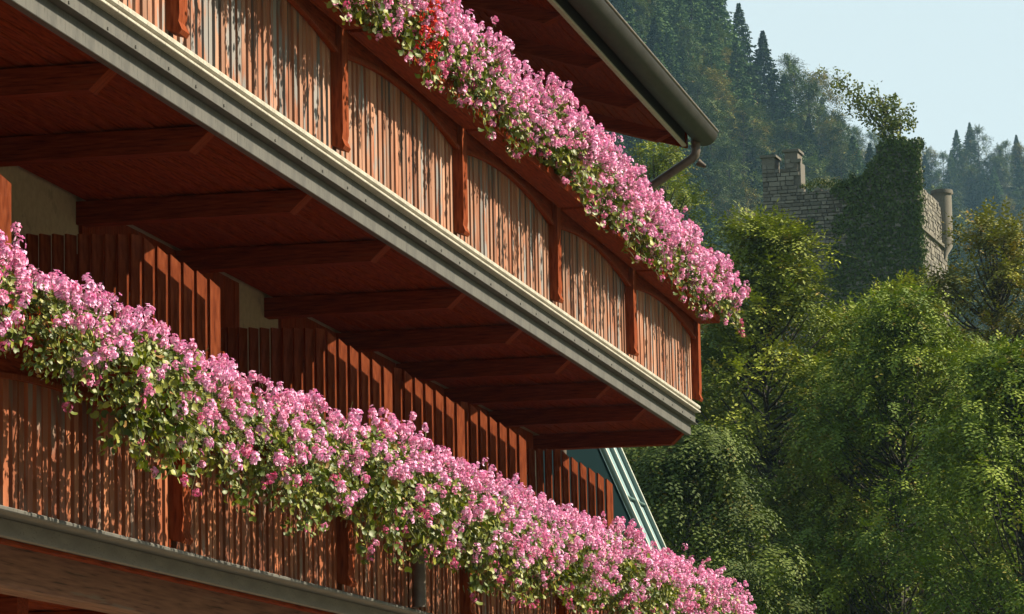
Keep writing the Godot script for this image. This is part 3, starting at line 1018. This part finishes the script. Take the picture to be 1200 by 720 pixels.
func near_crest(u: float) -> float:
	# crest of the nearer wooded ridge at 760 m, tree height left out
	var line := [[-200.0, 300.0], [0.0, 216.0], [20.0, 196.0], [32.0, 182.0], [46.0, 157.0], [57.0, 146.0], [65.0, 143.0], [74.0, 130.0], [84.0, 122.0], [200.0, 40.0]]
	for k in line.size() - 1:
		if u < line[k + 1][0] or k == line.size() - 2:
			return lerpf(line[k][1], line[k + 1][1], (u - line[k][0]) / (line[k + 1][0] - line[k][0])) + 2.0 * sin(u * 0.33)
	return 0.0


func near_hill(u: float, d: float) -> float:
	return maxf(near_crest(u) - maxf(760.0 - d, 0.0) * 0.62 + minf(d - 760.0, 0.0) * 0.02 - maxf(d - 775.0, 0.0) * 0.5, -3.0)


func far_hill(u: float, d: float) -> float:
	var crest := 207.0 + 2.5 * sin(u * 0.13 + 0.6) + clampf(130.0 - u, 0.0, 300.0) * 0.2
	return maxf(crest - maxf(1150.0 - d, 0.0) * 0.55 - maxf(d - 1165.0, 0.0) * 0.4, -3.0)


func sheet(us: Array, ds: Array, f: Callable) -> Mesh:
	var b := MB.new()
	for k in ds.size():
		for j in us.size():
			var p := ahead(us[j], ds[k])
			p.y = f.call(us[j], ds[k])
			b.v.append(p); b.n.append(Vector3.UP); b.c.append(Color(1, 1, 1))
	for k in ds.size() - 1:
		for j in us.size() - 1:
			var a := k * us.size() + j
			b.i.append_array(PackedInt32Array([a, a + us.size(), a + us.size() + 1, a, a + us.size() + 1, a + 1]))
	for k in range(0, b.i.size(), 3):
		var m := (b.v[b.i[k + 1]] - b.v[b.i[k]]).cross(b.v[b.i[k + 2]] - b.v[b.i[k]])
		if m.y < 0:
			m = -m
		for e in 3:
			b.n[b.i[k + e]] += m
	for k in b.n.size():
		b.n[k] = b.n[k].normalized()
	return b.mesh()


func steps(a: float, b: float, n: int) -> Array:
	var l := []
	for k in n + 1:
		l.append(lerpf(a, b, k / float(n)))
	return l


func make_land() -> void:
	ground_piece("ground", sheet([-3000.0, -1000.0, -300.0] + steps(-120, 180, 60) + [300.0, 1000.0, 3000.0], [-500.0, -100.0, 0.0, 30.0, 45.0] + steps(50, 300, 60) + [400.0, 1000.0, 4000.0], terrain), M.meadow)
	var b := MB.new()
	b.box(Vector3(2.0, 0.01, -22), Vector3(19.9, 0.03, 44))
	ground_piece("pavement", b.mesh(), M.paving)
	ground_piece("hill", sheet(steps(-420, 320, 148), steps(420, 1000, 116), near_hill), M.forest_floor)
	ground_piece("added_valley_side", sheet(steps(230, 800, 20), steps(-600, 620, 40), added_valley_side), M.forest_floor)
	ground_piece("mountain", sheet(steps(-500, 900, 120), steps(700, 1600, 90), far_hill), M.forest_floor)


func added_valley_side(u: float, d: float) -> float:  # unseen slope, added to cut the low sky light from the right
	return -4.0 + 0.62 * maxf(0.0, u - 260.0) * (1.0 + 0.1 * sin(d * 0.012)) + 8.0 * sin(d * 0.02 + u * 0.01)


func make_far_forest() -> void:
	var r := RandomNumberGenerator.new()
	r.seed = 404
	var firs := []
	for k in 5:
		var tone := [0.6, 1.0, 1.5, 0.8, 1.2][k] as float
		firs.append(conifer(900 + k, 18.5 + 1.5 * (k % 3), 5.0 + 0.6 * (k % 3), 5600, 0.6, Color(0.018, 0.037, 0.014) * tone, Color(0.066, 0.104, 0.031) * tone))
	var leafs := []
	for k in 4:
		var tone := [0.75, 1.0, 1.3, 0.9][k] as float
		leafs.append(broadleaf(950 + k, 17.0, 3.0, 4.8, 64, 12, 0.4, Color(0.03, 0.052, 0.013) * tone, Color(0.115, 0.145, 0.028) * tone, 0.1, 0.05))
	var golds := [broadleaf(970, 16.0, 3.0, 4.4, 60, 12, 0.4, Color(0.09, 0.092, 0.017), Color(0.21, 0.185, 0.032), 0.1, 0.25)]
	# real individuals on the part of the two slopes in view
	var near_cells := []
	var hidden := []
	for j in 15:
		for k in 19:
			near_cells.append([lerpf(16.0, 93.0, (j + 0.5) / 15.0), lerpf(600.0, 762.0, (k + 0.5) / 19.0)])
	for c in near_cells:
		var u: float = c[0] + r.randf_range(-2.2, 2.2)
		var d: float = c[1] + r.randf_range(-3.2, 3.2)
		var keep := u < 15.0
		var mix := noise(71, 0.035, 2).get_noise_2d(u * 1.2, d * 0.7)
		var p := ahead(u, d)
		p.y = near_hill(u, d) - 0.4
		# nothing of the slope below the castle and the near trees shows
		var elev := (p.y + 20.0) / d
		if elev < 0.145 or elev > 0.285 or keep:
			continue
		# what the eave hides belongs to the mass of the forest
		var across := 600.0 + 4356.0 * u / d
		if across < 842.0 and 975.0 - 4356.0 * elev > 1.18 * (across - 705.0):
			hidden.append([u, d, near_hill(u, d)])
			continue
		_hill_tree(r, mix, p, firs, leafs, golds, "on the nearer wooded slope", r.randf_range(0.75, 1.3), elev > 0.21, _zone(u, d, elev, true))
	for j in 14:
		for k in 10:
			var u := lerpf(104.0, 170.0, (j + 0.5) / 14.0) + r.randf_range(-3, 3)
			var d := lerpf(1060.0, 1154.0, (k + 0.5) / 10.0) + r.randf_range(-4, 4)
			var mix := noise(71, 0.03, 2).get_noise_2d(u * 1.1 + 500.0, d)
			var p := ahead(u, d)
			p.y = far_hill(u, d) - 0.4
			if (p.y + 20.0) / d < 0.148:
				continue
			_hill_tree(r, mix + 0.26, p, firs, leafs, golds, "on the farther hazy ridge", r.randf_range(0.65, 0.98), false, _zone(u, d, (p.y + 20.0) / d, false))
	# the woods go on beyond the frame as one mass
	var mm := MultiMesh.new()
	mm.transform_format = MultiMesh.TRANSFORM_3D
	mm.mesh = firs[1][1]
	var list := []
	for k in 1500:
		var u := r.randf_range(-150.0, 260.0)
		var d := r.randf_range(560.0, 764.0)
		if u > 15.0 and u < 96.0 and d > 598.0:
			continue
		var y := near_hill(u, d)
		if y > 3.0:
			list.append([u, d, y])
	for k in 900:
		var u := r.randf_range(-150.0, 330.0)
		var d := r.randf_range(1040.0, 1160.0)
		if u > 101.0 and u < 173.0:
			continue
		var y := far_hill(u, d)
		if y > 3.0:
			list.append([u, d, y])
	list.append_array(hidden)
	mm.instance_count = list.size()
	for k in list.size():
		var p := ahead(list[k][0], list[k][1])
		p.y = list[k][2]
		var s := r.randf_range(0.7, 1.15)
		mm.set_instance_transform(k, Transform3D(Basis(Vector3.UP, r.randf() * TAU).scaled(Vector3.ONE * s), p))
	var o := MultiMeshInstance3D.new()
	o.name = "forest"
	o.multimesh = mm
	o.material_override = M.needle
	add_child(o)
	o.set_meta("kind", "stuff")
	o.set_meta("label", "dark conifer forest covering the mountain slopes on both sides")
	o.set_meta("category", "forest")


func _zone(u: float, d: float, elev: float, near: bool) -> String:
	# where on the slope, told by what one sees below or beside it
	var a := u / d
	if near:
		var high := "on the near skyline" if d > 748.0 else "just below the near skyline" if d > 728.0 else "high on the near slope" if d > 705.0 else "halfway up the near slope" if d > 680.0 else "low on the near slope"
		var side := "above the roof edge" if a < 0.032 else "behind the eave" if a < 0.039 else "past the eave corner" if a < 0.046 else "beside the gutter" if a < 0.058 else "right of the downpipe" if a < 0.068 else "left of the tower" if a < 0.078 else "above the left parapet" if a < 0.09 else "above the broken wall" if a < 0.0985 else "behind the sapling" if a < 0.106 else "beside the sapling stem" if a < 0.113 else "right of the ivy block"
		return high + ", " + side
	var high2 := "on the far skyline" if d > 1142.0 else "just below the far skyline" if d > 1122.0 else "high on the far ridge" if d > 1098.0 else "low on the far ridge"
	var side2 := "behind the sapling" if a < 0.106 else "right of the ivy block" if a < 0.114 else "above the turret" if a < 0.122 else "right of the turret" if a < 0.128 else "between turret and frame edge" if a < 0.135 else "at the frame edge"
	return high2 + ", " + side2


func _hill_tree(r: RandomNumberGenerator, mix: float, p: Vector3, firs: Array, leafs: Array, golds: Array, place: String, s: float, high: bool, zone: String) -> void:
	var turn := r.randf() * TAU
	var size := "tall " if s > (1.2 if place.contains("nearer") else 0.98) else "small " if s < (1.0 if place.contains("nearer") else 0.84) else ""
	var dice := mix + r.randf_range(-0.28, 0.28) - (0.14 if high else -0.04)
	if dice < -0.02:
		plant_tree("spruce_tree", firs[r.randi() % 5], p, turn, s, M.needle, size + "dark pointed spruce " + zone, "spruces " + place)
	elif r.randf() < 0.16:
		plant_tree("yellowing_tree", golds[0], p, turn, s, M.tree_leaf, size + "yellowing round-crowned tree " + zone, "yellowing trees " + place)
	else:
		plant_tree("broadleaf_tree", leafs[r.randi() % 4], p, turn, s, M.tree_leaf, size + "green round-crowned tree " + zone, "broadleaf trees " + place)


func make_near_trees() -> void:
	var lit := Color(0.33, 0.345, 0.045)  # yellow-green end of the leaf tones, mixed in at random
	var deep := Color(0.07, 0.095, 0.016)
	var fresh := Color(0.25, 0.295, 0.036)
	var freshd := Color(0.065, 0.1, 0.014)
	var olive := Color(0.27, 0.26, 0.042)
	var olived := Color(0.08, 0.08, 0.018)
	# name, x, z, height, crown base, radius, clumps, sprays, leaf, dark, light, droop, warm, label
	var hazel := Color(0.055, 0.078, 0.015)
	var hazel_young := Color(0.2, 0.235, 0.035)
	var list := [
		["ash_tree", -13.2, -94.34, 17.9, 7.0, 2.9, 140, 44, 0.15, deep, lit, 0.15, 0.04, "tall olive green tree rising just beside the end of the upper flowers"],
		["elm_tree", -12.0, -99.6, 16.0, 7.0, 2.9, 120, 44, 0.15, deep, lit, 0.1, 0.1, "green tree standing in front of the dark ivy wall of the tower"],
		["locust_tree", -9.41, -88.0, 14.7, 6.6, 3.2, 160, 46, 0.12, freshd, fresh, 0.45, 0.04, "feathery bright green tree below the castle tower"],
		["oak_tree", -8.3, -108.5, 19.9, 9.0, 3.6, 96, 34, 0.16, olived, olive, 0.1, 0.12, "olive brown tree with bare branches showing beside the tower's lit wall"],
		["locust_tree", -5.9, -80.4, 12.3, 6.0, 3.2, 150, 46, 0.12, freshd, fresh, 0.5, 0.05, "feathery yellow-green tree at the picture's right edge"],
		["locust_tree", -7.4, -92.5, 14.0, 6.5, 3.0, 130, 42, 0.12, freshd, lit, 0.4, 0.08, "soft yellow-green tree between the feathery ones and the olive oak"],
		["alder_tree", -11.0, -91.0, 13.0, 6.0, 2.8, 120, 42, 0.13, deep, Color(0.24, 0.26, 0.035), 0.25, 0.1, "mid green tree in front of the thicket, left of the feathery one"],
		["maple_tree", -15.2, -103.2, 15.6, 6.0, 3.4, 120, 42, 0.15, deep, Color(0.26, 0.29, 0.035), 0.1, 0.06, "mid green tree behind the far corner of the upper balcony"],
		["elm_tree", -12.05, -103.5, 16.55, 6.0, 3.0, 120, 40, 0.15, deep, Color(0.3, 0.33, 0.04), 0.15, 0.06, "yellow-green tree right below the dark foot of the ivy"],
		["maple_tree", -11.3, -114.0, 19.0, 8.0, 3.2, 120, 40, 0.16, deep, lit, 0.12, 0.08, "olive green tree in front of the foot of the lit tower wall"],
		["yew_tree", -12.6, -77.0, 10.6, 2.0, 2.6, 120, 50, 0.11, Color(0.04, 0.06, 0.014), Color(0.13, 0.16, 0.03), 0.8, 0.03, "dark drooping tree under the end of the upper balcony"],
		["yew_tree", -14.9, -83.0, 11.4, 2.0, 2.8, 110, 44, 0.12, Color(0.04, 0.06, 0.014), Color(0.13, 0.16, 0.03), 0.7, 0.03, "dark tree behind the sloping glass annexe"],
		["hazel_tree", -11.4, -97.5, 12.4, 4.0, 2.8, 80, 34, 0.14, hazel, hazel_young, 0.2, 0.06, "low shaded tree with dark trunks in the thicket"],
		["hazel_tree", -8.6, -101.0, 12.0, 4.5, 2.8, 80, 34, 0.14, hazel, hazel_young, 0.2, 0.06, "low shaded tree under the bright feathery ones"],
		["hornbeam_tree", -5.6, -102.0, 15.6, 7.0, 3.4, 110, 40, 0.15, olived, lit, 0.15, 0.14, "olive green tree behind the feathery one by the picture's right edge"],
		["hornbeam_tree", -21.5, -128.0, 26.4, 12.0, 4.4, 90, 34, 0.17, deep, lit, 0.15, 0.05, "green tree seen in the gap below the roof end"],
		["elm_tree", -17.6, -118.0, 18.6, 8.0, 3.6, 100, 36, 0.16, deep, Color(0.2, 0.22, 0.035), 0.15, 0.08, "green tree behind the tip of the upper flowers"],
	]
	var k := 0
	for e in list:
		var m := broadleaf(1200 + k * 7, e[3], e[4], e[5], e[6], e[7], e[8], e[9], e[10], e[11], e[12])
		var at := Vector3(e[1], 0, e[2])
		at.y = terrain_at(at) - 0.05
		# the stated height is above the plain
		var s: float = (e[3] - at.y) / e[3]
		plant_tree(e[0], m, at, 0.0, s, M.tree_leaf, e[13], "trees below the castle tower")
		k += 1
	# shrubs closing the foot of the wood
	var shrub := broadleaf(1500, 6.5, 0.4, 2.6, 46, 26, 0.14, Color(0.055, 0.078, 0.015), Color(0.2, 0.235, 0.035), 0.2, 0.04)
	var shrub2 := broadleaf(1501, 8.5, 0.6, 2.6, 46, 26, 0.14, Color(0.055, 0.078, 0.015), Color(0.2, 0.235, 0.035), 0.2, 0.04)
	var spots := [[3.2, 96.0, "left of the dark trunks"], [6.3, 110.0, "behind the dark trunks"], [9.0, 112.0, "behind the low shaded trees"], [12.0, 104.0, "under the olive trees"], [14.5, 112.0, "beside the picture's right edge"], [17.0, 118.0, "below the lit tower wall"], [7.5, 122.0, "on the mound below the ivy wall"], [13.0, 126.0, "on the mound below the tower corner"]]
	for j in spots.size():
		var p := ahead(spots[j][0], spots[j][1])
		p.y = terrain(spots[j][0], spots[j][1]) - 0.05
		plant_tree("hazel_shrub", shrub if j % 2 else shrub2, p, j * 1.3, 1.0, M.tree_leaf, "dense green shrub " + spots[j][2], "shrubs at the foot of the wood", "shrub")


# trees going on to the right of the picture, one mass; they shade the thicket
func make_grove() -> void:
	var m := broadleaf(1700, 17.0, 6.0, 4.2, 100, 30, 0.18, Color(0.05, 0.075, 0.015), Color(0.16, 0.19, 0.03), 0.15, 0.06)
	for part_of in [["grove", m[1], M.tree_leaf], ["grove_timber", m[0], M.bark]]:
		var mm := MultiMesh.new()
		mm.transform_format = MultiMesh.TRANSFORM_3D
		mm.mesh = part_of[1]
		var spots := [[16.4, 84.0], [19.0, 92.0], [17.4, 99.0], [22.0, 101.0], [19.5, 108.0], [23.0, 86.0], [18.8, 118.0], [24.0, 112.0], [27.0, 96.0], [-9.0, 104.0], [-4.0, 112.0], [-12.0, 118.0]]
		mm.instance_count = spots.size()
		for k in spots.size():
			var p := ahead(spots[k][0], spots[k][1])
			p.y = terrain(spots[k][0], spots[k][1])
			mm.set_instance_transform(k, Transform3D(Basis(Vector3.UP, k * 1.7).scaled(Vector3.ONE * (0.58 + 0.04 * (k % 5))), p))
		var o := MultiMeshInstance3D.new()
		o.name = part_of[0]
		o.multimesh = mm
		o.material_override = part_of[2]
		add_child(o)
		o.set_meta("kind", "stuff")
		o.set_meta("label", "green wood going on beside the picture")
		o.set_meta("category", "wood")


func terrain_at(p: Vector3) -> float:
	return terrain(p.x * 0.9784 - p.z * 0.2069, -p.x * 0.2069 - p.z * 0.9784)


# ---------------------------------------------------------------- castle
func stones(b: MB, origin: Vector3, along: Vector3, out: Vector3, length: float, height: float, r: RandomNumberGenerator, top: Callable, base: Color, light: Color) -> void:
	# courses of uneven stones standing proud of the mortar
	var y := 0.0
	while y < height:
		var ch := r.randf_range(0.13, 0.25)
		var x := 0.0
		while x < length - 0.05:
			var l := minf(r.randf_range(0.18, 0.55), length - x)
			if y + ch * 0.6 < top.call(x + l / 2):
				b.col = base.lerp(light, r.randf())
				var proud := r.randf_range(0.03, 0.09)
				var bs := Basis(along, Vector3.UP, out)
				b.box(origin + along * (x + l / 2) + Vector3.UP * (y + ch / 2) + out * (proud / 2 - 0.02), Vector3(l - 0.035, ch - 0.035, proud + 0.04), bs)
			x += l
		y += ch


func make_castle() -> void:
	var r := RandomNumberGenerator.new()
	r.seed = 31
	var corner := Vector3(-16.68, 18.0, -170.3)
	var t := thing("castle_tower", corner, "ruined stone castle tower half covered in ivy on the wooded mound", "tower")
	# the camera's left along the front, turned so that the right wall shows a little
	var back := Vector3(0.075, 0, -0.9972)
	var left := Vector3(back.z, 0, -back.x)
	if left.x > 0:
		left = -left
	var front := -back
	var right := -left
	var H := 15.85            # top of the right block above the corner base
	var top_front := func(x: float) -> float:
		if x < 1.75: return H - 0.12 * sin(x * 4.0)
		if x < 2.6: return lerpf(H - 0.6, 14.25, (x - 1.75) / 0.85)
		if x < 5.6: return 14.15 + 0.08 * sin(x * 7.0)
		if x < 6.15: return 15.55
		if x < 6.75: return 15.1
		return 15.4
	var top_right := func(x: float) -> float:
		return H - 0.35 if x < 1.3 else 14.15 - 0.03 * x
	var W := 7.3
	var D := 7.5
	# solid walls in stepped lengths
	var m := MB.new()
	m.col = Color(0.12, 0.108, 0.087)
	var n := 24
	for k in n:
		var x := W * (k + 0.5) / n
		var h: float = top_front.call(x) - 0.1
		m.box(left * x + Vector3.UP * h / 2 + back * 0.55, Vector3(W / n + 0.002, h, 1.0), Basis(right, Vector3.UP, front))
	for k in 12:
		var x := D * (k + 0.5) / 12
		var h: float = top_right.call(x) - 0.1
		m.box(back * x + Vector3.UP * h / 2 + left * 0.55, Vector3(1.0, h, D / 12 + 0.002), Basis(right, Vector3.UP, front))
		m.box(back * x + Vector3.UP * 7.0 + left * (W - 0.5), Vector3(1.0, 14.0, D / 12 + 0.002), Basis(right, Vector3.UP, front))
	m.box(back * (D - 0.5) + Vector3.UP * 6.9 + left * W / 2, Vector3(W - 1.0, 13.8, 1.0), Basis(right, Vector3.UP, front))
	part(t, "wall_core", m.mesh(), M.stone, corner)
	var b := MB.new()
	stones(b, left * W, right, front, W, H, r, func(x: float) -> float: return top_front.call(W - x), Color(0.085, 0.076, 0.061), Color(0.215, 0.194, 0.157))
	var s1 := part(t, "front_masonry", b.mesh(), M.stone, corner)
	s1.set_meta("kind", "stuff")
	b = MB.new()
	stones(b, Vector3.ZERO, back, right, D, H, r, top_right, Color(0.085, 0.076, 0.061), Color(0.215, 0.194, 0.157))
	var s2 := part(t, "side_masonry", b.mesh(), M.stone, corner)
	s2.set_meta("kind", "stuff")
	# merlons of the left parapet with flat cap stones
	for e in [[7.0, 0.62, 15.75], [5.9, 0.62, 15.95]]:
		b = MB.new()
		b.col = Color(0.13, 0.117, 0.094)
		b.box(left * e[0] + Vector3.UP * (e[2] - 0.45) + back * 0.5, Vector3(e[1], 0.9, 1.05), Basis(right, Vector3.UP, front))
		var o := part(t, "merlon", b.mesh(), M.stone, corner)
		b = MB.new()
		b.col = Color(0.12, 0.108, 0.087)
		b.box(left * e[0] + Vector3.UP * (e[2] + 0.05) + back * 0.5, Vector3(e[1] + 0.16, 0.12, 1.2), Basis(right, Vector3.UP, front))
		part(o, "cap_stone", b.mesh(), M.stone, corner)
	# cap slab on the right block
	b = MB.new()
	b.col = Color(0.12, 0.108, 0.087)
	b.box(left * 0.35 + Vector3.UP * (H + 0.05) + back * 0.5, Vector3(0.9, 0.14, 1.1), Basis(right, Vector3.UP, front))
	part(t, "cap_stone", b.mesh(), M.stone, corner)
	# corner turret on corbels at the back of the right wall
	var tc := back * 6.6 + right * 0.06
	b = MB.new()
	var rr := 0.5
	b.col = Color(0.15, 0.135, 0.109)
	var path := []
	var rad := []
	for e in [[11.3, 0.02], [11.7, 0.22], [12.0, 0.42], [12.2, 0.47], [14.62, 0.47]]:
		path.append(tc + Vector3.UP * e[0]); rad.append(e[1])
	b.tube(path, rad, 10)
	var tu := part(t, "turret", b.mesh(), M.stone, corner)
	b = MB.new()
	b.col = Color(0.12, 0.108, 0.087)
	b.tube([tc + Vector3.UP * 14.6, tc + Vector3.UP * 14.61, tc + Vector3.UP * 14.78, tc + Vector3.UP * 14.79], [0.02, 0.56, 0.54, 0.02], 10)
	part(tu, "cap_stone", b.mesh(), M.stone, corner)
	# string course on the lit wall and narrow slits
	b = MB.new()
	b.col = Color(0.13, 0.117, 0.094)
	b.box(back * D / 2 + right * 0.08 + Vector3.UP * 12.0, Vector3(0.2, 0.14, D), Basis(right, Vector3.UP, front))
	part(t, "string_course", b.mesh(), M.stone, corner)
	for e in [[1.5, 8.7], [3.2, 8.9], [4.6, 8.7]]:
		b = MB.new()
		b.box(back * e[0] + right * 0.09 + Vector3.UP * e[1], Vector3(0.06, 1.3, 0.28), Basis(right, Vector3.UP, front))
		part(t, "slit_window", b.mesh(), M.dark_room, corner)
	# ivy hanging over the front
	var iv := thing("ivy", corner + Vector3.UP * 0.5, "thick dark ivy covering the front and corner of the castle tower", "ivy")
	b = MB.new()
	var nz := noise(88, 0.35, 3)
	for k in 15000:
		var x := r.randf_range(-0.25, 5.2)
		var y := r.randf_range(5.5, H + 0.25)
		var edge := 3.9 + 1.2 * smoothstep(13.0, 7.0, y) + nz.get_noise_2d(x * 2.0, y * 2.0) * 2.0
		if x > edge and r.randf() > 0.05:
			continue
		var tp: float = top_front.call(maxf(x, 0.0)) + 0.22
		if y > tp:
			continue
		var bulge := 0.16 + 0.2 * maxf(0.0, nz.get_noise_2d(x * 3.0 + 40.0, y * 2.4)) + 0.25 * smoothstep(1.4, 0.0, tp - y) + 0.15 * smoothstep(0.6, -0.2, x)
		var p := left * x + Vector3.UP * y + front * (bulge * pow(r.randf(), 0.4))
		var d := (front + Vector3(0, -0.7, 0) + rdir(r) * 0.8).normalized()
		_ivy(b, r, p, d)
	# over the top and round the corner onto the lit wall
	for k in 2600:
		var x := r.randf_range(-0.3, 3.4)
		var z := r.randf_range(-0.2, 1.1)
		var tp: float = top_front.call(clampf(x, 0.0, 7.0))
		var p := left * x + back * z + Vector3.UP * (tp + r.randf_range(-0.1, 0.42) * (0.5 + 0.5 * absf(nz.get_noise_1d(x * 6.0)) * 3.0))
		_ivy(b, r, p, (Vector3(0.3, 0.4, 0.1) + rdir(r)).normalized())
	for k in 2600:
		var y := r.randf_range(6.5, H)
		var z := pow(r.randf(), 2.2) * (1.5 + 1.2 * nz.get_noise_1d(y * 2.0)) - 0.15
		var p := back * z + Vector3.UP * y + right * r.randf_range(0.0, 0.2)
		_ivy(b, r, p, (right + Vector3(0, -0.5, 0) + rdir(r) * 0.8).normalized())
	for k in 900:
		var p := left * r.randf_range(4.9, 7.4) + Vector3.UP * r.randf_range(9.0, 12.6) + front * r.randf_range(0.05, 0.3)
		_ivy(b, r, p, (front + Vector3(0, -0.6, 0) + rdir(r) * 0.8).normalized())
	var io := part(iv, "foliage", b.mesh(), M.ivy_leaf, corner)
	io.set_meta("kind", "stuff")
	# sapling rooted in the wall head
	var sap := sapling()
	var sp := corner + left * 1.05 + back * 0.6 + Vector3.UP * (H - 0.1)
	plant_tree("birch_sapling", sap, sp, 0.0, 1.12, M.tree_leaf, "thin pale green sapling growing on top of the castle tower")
	# tufts on the lower wall head
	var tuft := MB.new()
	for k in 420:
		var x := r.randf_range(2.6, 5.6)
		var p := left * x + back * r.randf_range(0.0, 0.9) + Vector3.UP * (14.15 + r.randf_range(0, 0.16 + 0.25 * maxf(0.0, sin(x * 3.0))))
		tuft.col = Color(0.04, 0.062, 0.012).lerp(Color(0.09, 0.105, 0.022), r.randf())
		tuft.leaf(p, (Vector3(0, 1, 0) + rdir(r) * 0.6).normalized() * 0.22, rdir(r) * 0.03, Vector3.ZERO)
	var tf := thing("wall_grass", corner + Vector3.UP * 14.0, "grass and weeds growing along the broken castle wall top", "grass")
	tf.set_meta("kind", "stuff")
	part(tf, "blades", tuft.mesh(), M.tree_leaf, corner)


func _ivy(b: MB, r: RandomNumberGenerator, p: Vector3, d: Vector3) -> void:
	var s := d.cross(rdir(r)).normalized()
	var al := d.cross(s)
	var l := r.randf_range(0.09, 0.17)
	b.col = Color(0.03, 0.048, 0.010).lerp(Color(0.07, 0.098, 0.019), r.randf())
	b.leaf(p, al * l, s * l * 0.42, d * 0.01)


func sapling() -> Array:
	var r := RandomNumberGenerator.new()
	r.seed = 63
	var w := MB.new()
	var c := MB.new()
	# two leaning stems, seen against the sky
	for st in [[Vector3(-2.3, 3.2, 0.2), 0.05], [Vector3(-0.5, 2.3, 0.0), 0.045], [Vector3(0.25, 1.6, 0.1), 0.035], [Vector3(-1.1, 2.2, -0.2), 0.035]]:
		var e: Vector3 = st[0]
		w.tube([Vector3.ZERO, e * 0.5 + Vector3(0.12, 0.15, 0), e], [st[1], st[1] * 0.7, 0.01], 5)
		for k in 26:
			var g := r.randf_range(0.35, 1.1)
			var at := e * g + rdir(r) * Vector3(0.6, 0.42, 0.6)
			w.tube([e * g * 0.92, at], [0.012, 0.005], 3)
			for j in 24:
				var p := at + rdir(r) * pow(r.randf(), 0.5) * 0.3
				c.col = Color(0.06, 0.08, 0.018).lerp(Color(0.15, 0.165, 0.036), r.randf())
				var al := (rdir(r) + Vector3(0, -0.6, 0)).normalized() * r.randf_range(0.1, 0.18)
				c.leaf(p, al, al.cross(rdir(r)).normalized() * 0.05, Vector3.ZERO)
	return [w.mesh(), c.mesh()]


# ---------------------------------------------------------------- scene
func _ready() -> void:
	var cam := Camera3D.new()
	cam.name = "camera"
	cam.position = Vector3(0, EY, 0)
	cam.rotation_degrees = Vector3(8.346, 11.941, -1.137)
	cam.fov = 9.449
	cam.near = 0.5
	cam.far = 8000
	add_child(cam)
	cam.current = true
	var env := Environment.new()
	env.tonemap_mode = Environment.TONE_MAPPER_LINEAR
	env.tonemap_exposure = 2.6
	env.background_mode = Environment.BG_SKY
	var sky := Sky.new()
	var ps := ProceduralSkyMaterial.new()
	ps.sky_top_color = Color(0.475, 0.55, 0.59)
	ps.sky_horizon_color = Color(0.612, 0.64, 0.632)
	ps.sky_curve = 0.3
	ps.ground_bottom_color = Color(0.3, 0.3, 0.25)
	ps.ground_horizon_color = Color(0.6, 0.65, 0.65)
	ps.sun_angle_max = 6.0
	sky.sky_material = ps
	env.sky = sky
	env.fog_enabled = true
	env.fog_density = 0.00009
	env.fog_light_color = Color(0.66, 0.84, 0.97)
	env.sdfgi_enabled = true
	env.ssao_enabled = true
	env.ssil_enabled = true
	var we := WorldEnvironment.new()
	we.name = "world_environment"
	we.environment = env
	add_child(we)
	var sun := DirectionalLight3D.new()
	sun.name = "sun"
	sun.light_energy = 1.6
	sun.light_color = Color(1.0, 0.95, 0.85)
	sun.light_angular_distance = 0.5
	sun.shadow_enabled = true
	add_child(sun)
	var el := deg_to_rad(41.0)
	var az := deg_to_rad(18.0)
	var to_sun := Vector3(cos(el) * cos(az), sin(el), -cos(el) * sin(az))
	sun.look_at_from_position(to_sun * 50.0, Vector3.ZERO, Vector3.UP)

	make_materials()
	make_land()
	make_building()
	make_balcony(true)
	make_balcony(false)
	make_gutter()
	make_screens()
	make_glazing()
	make_castle()
	make_near_trees()
	make_grove()
	make_far_forest()
	make_flowers()
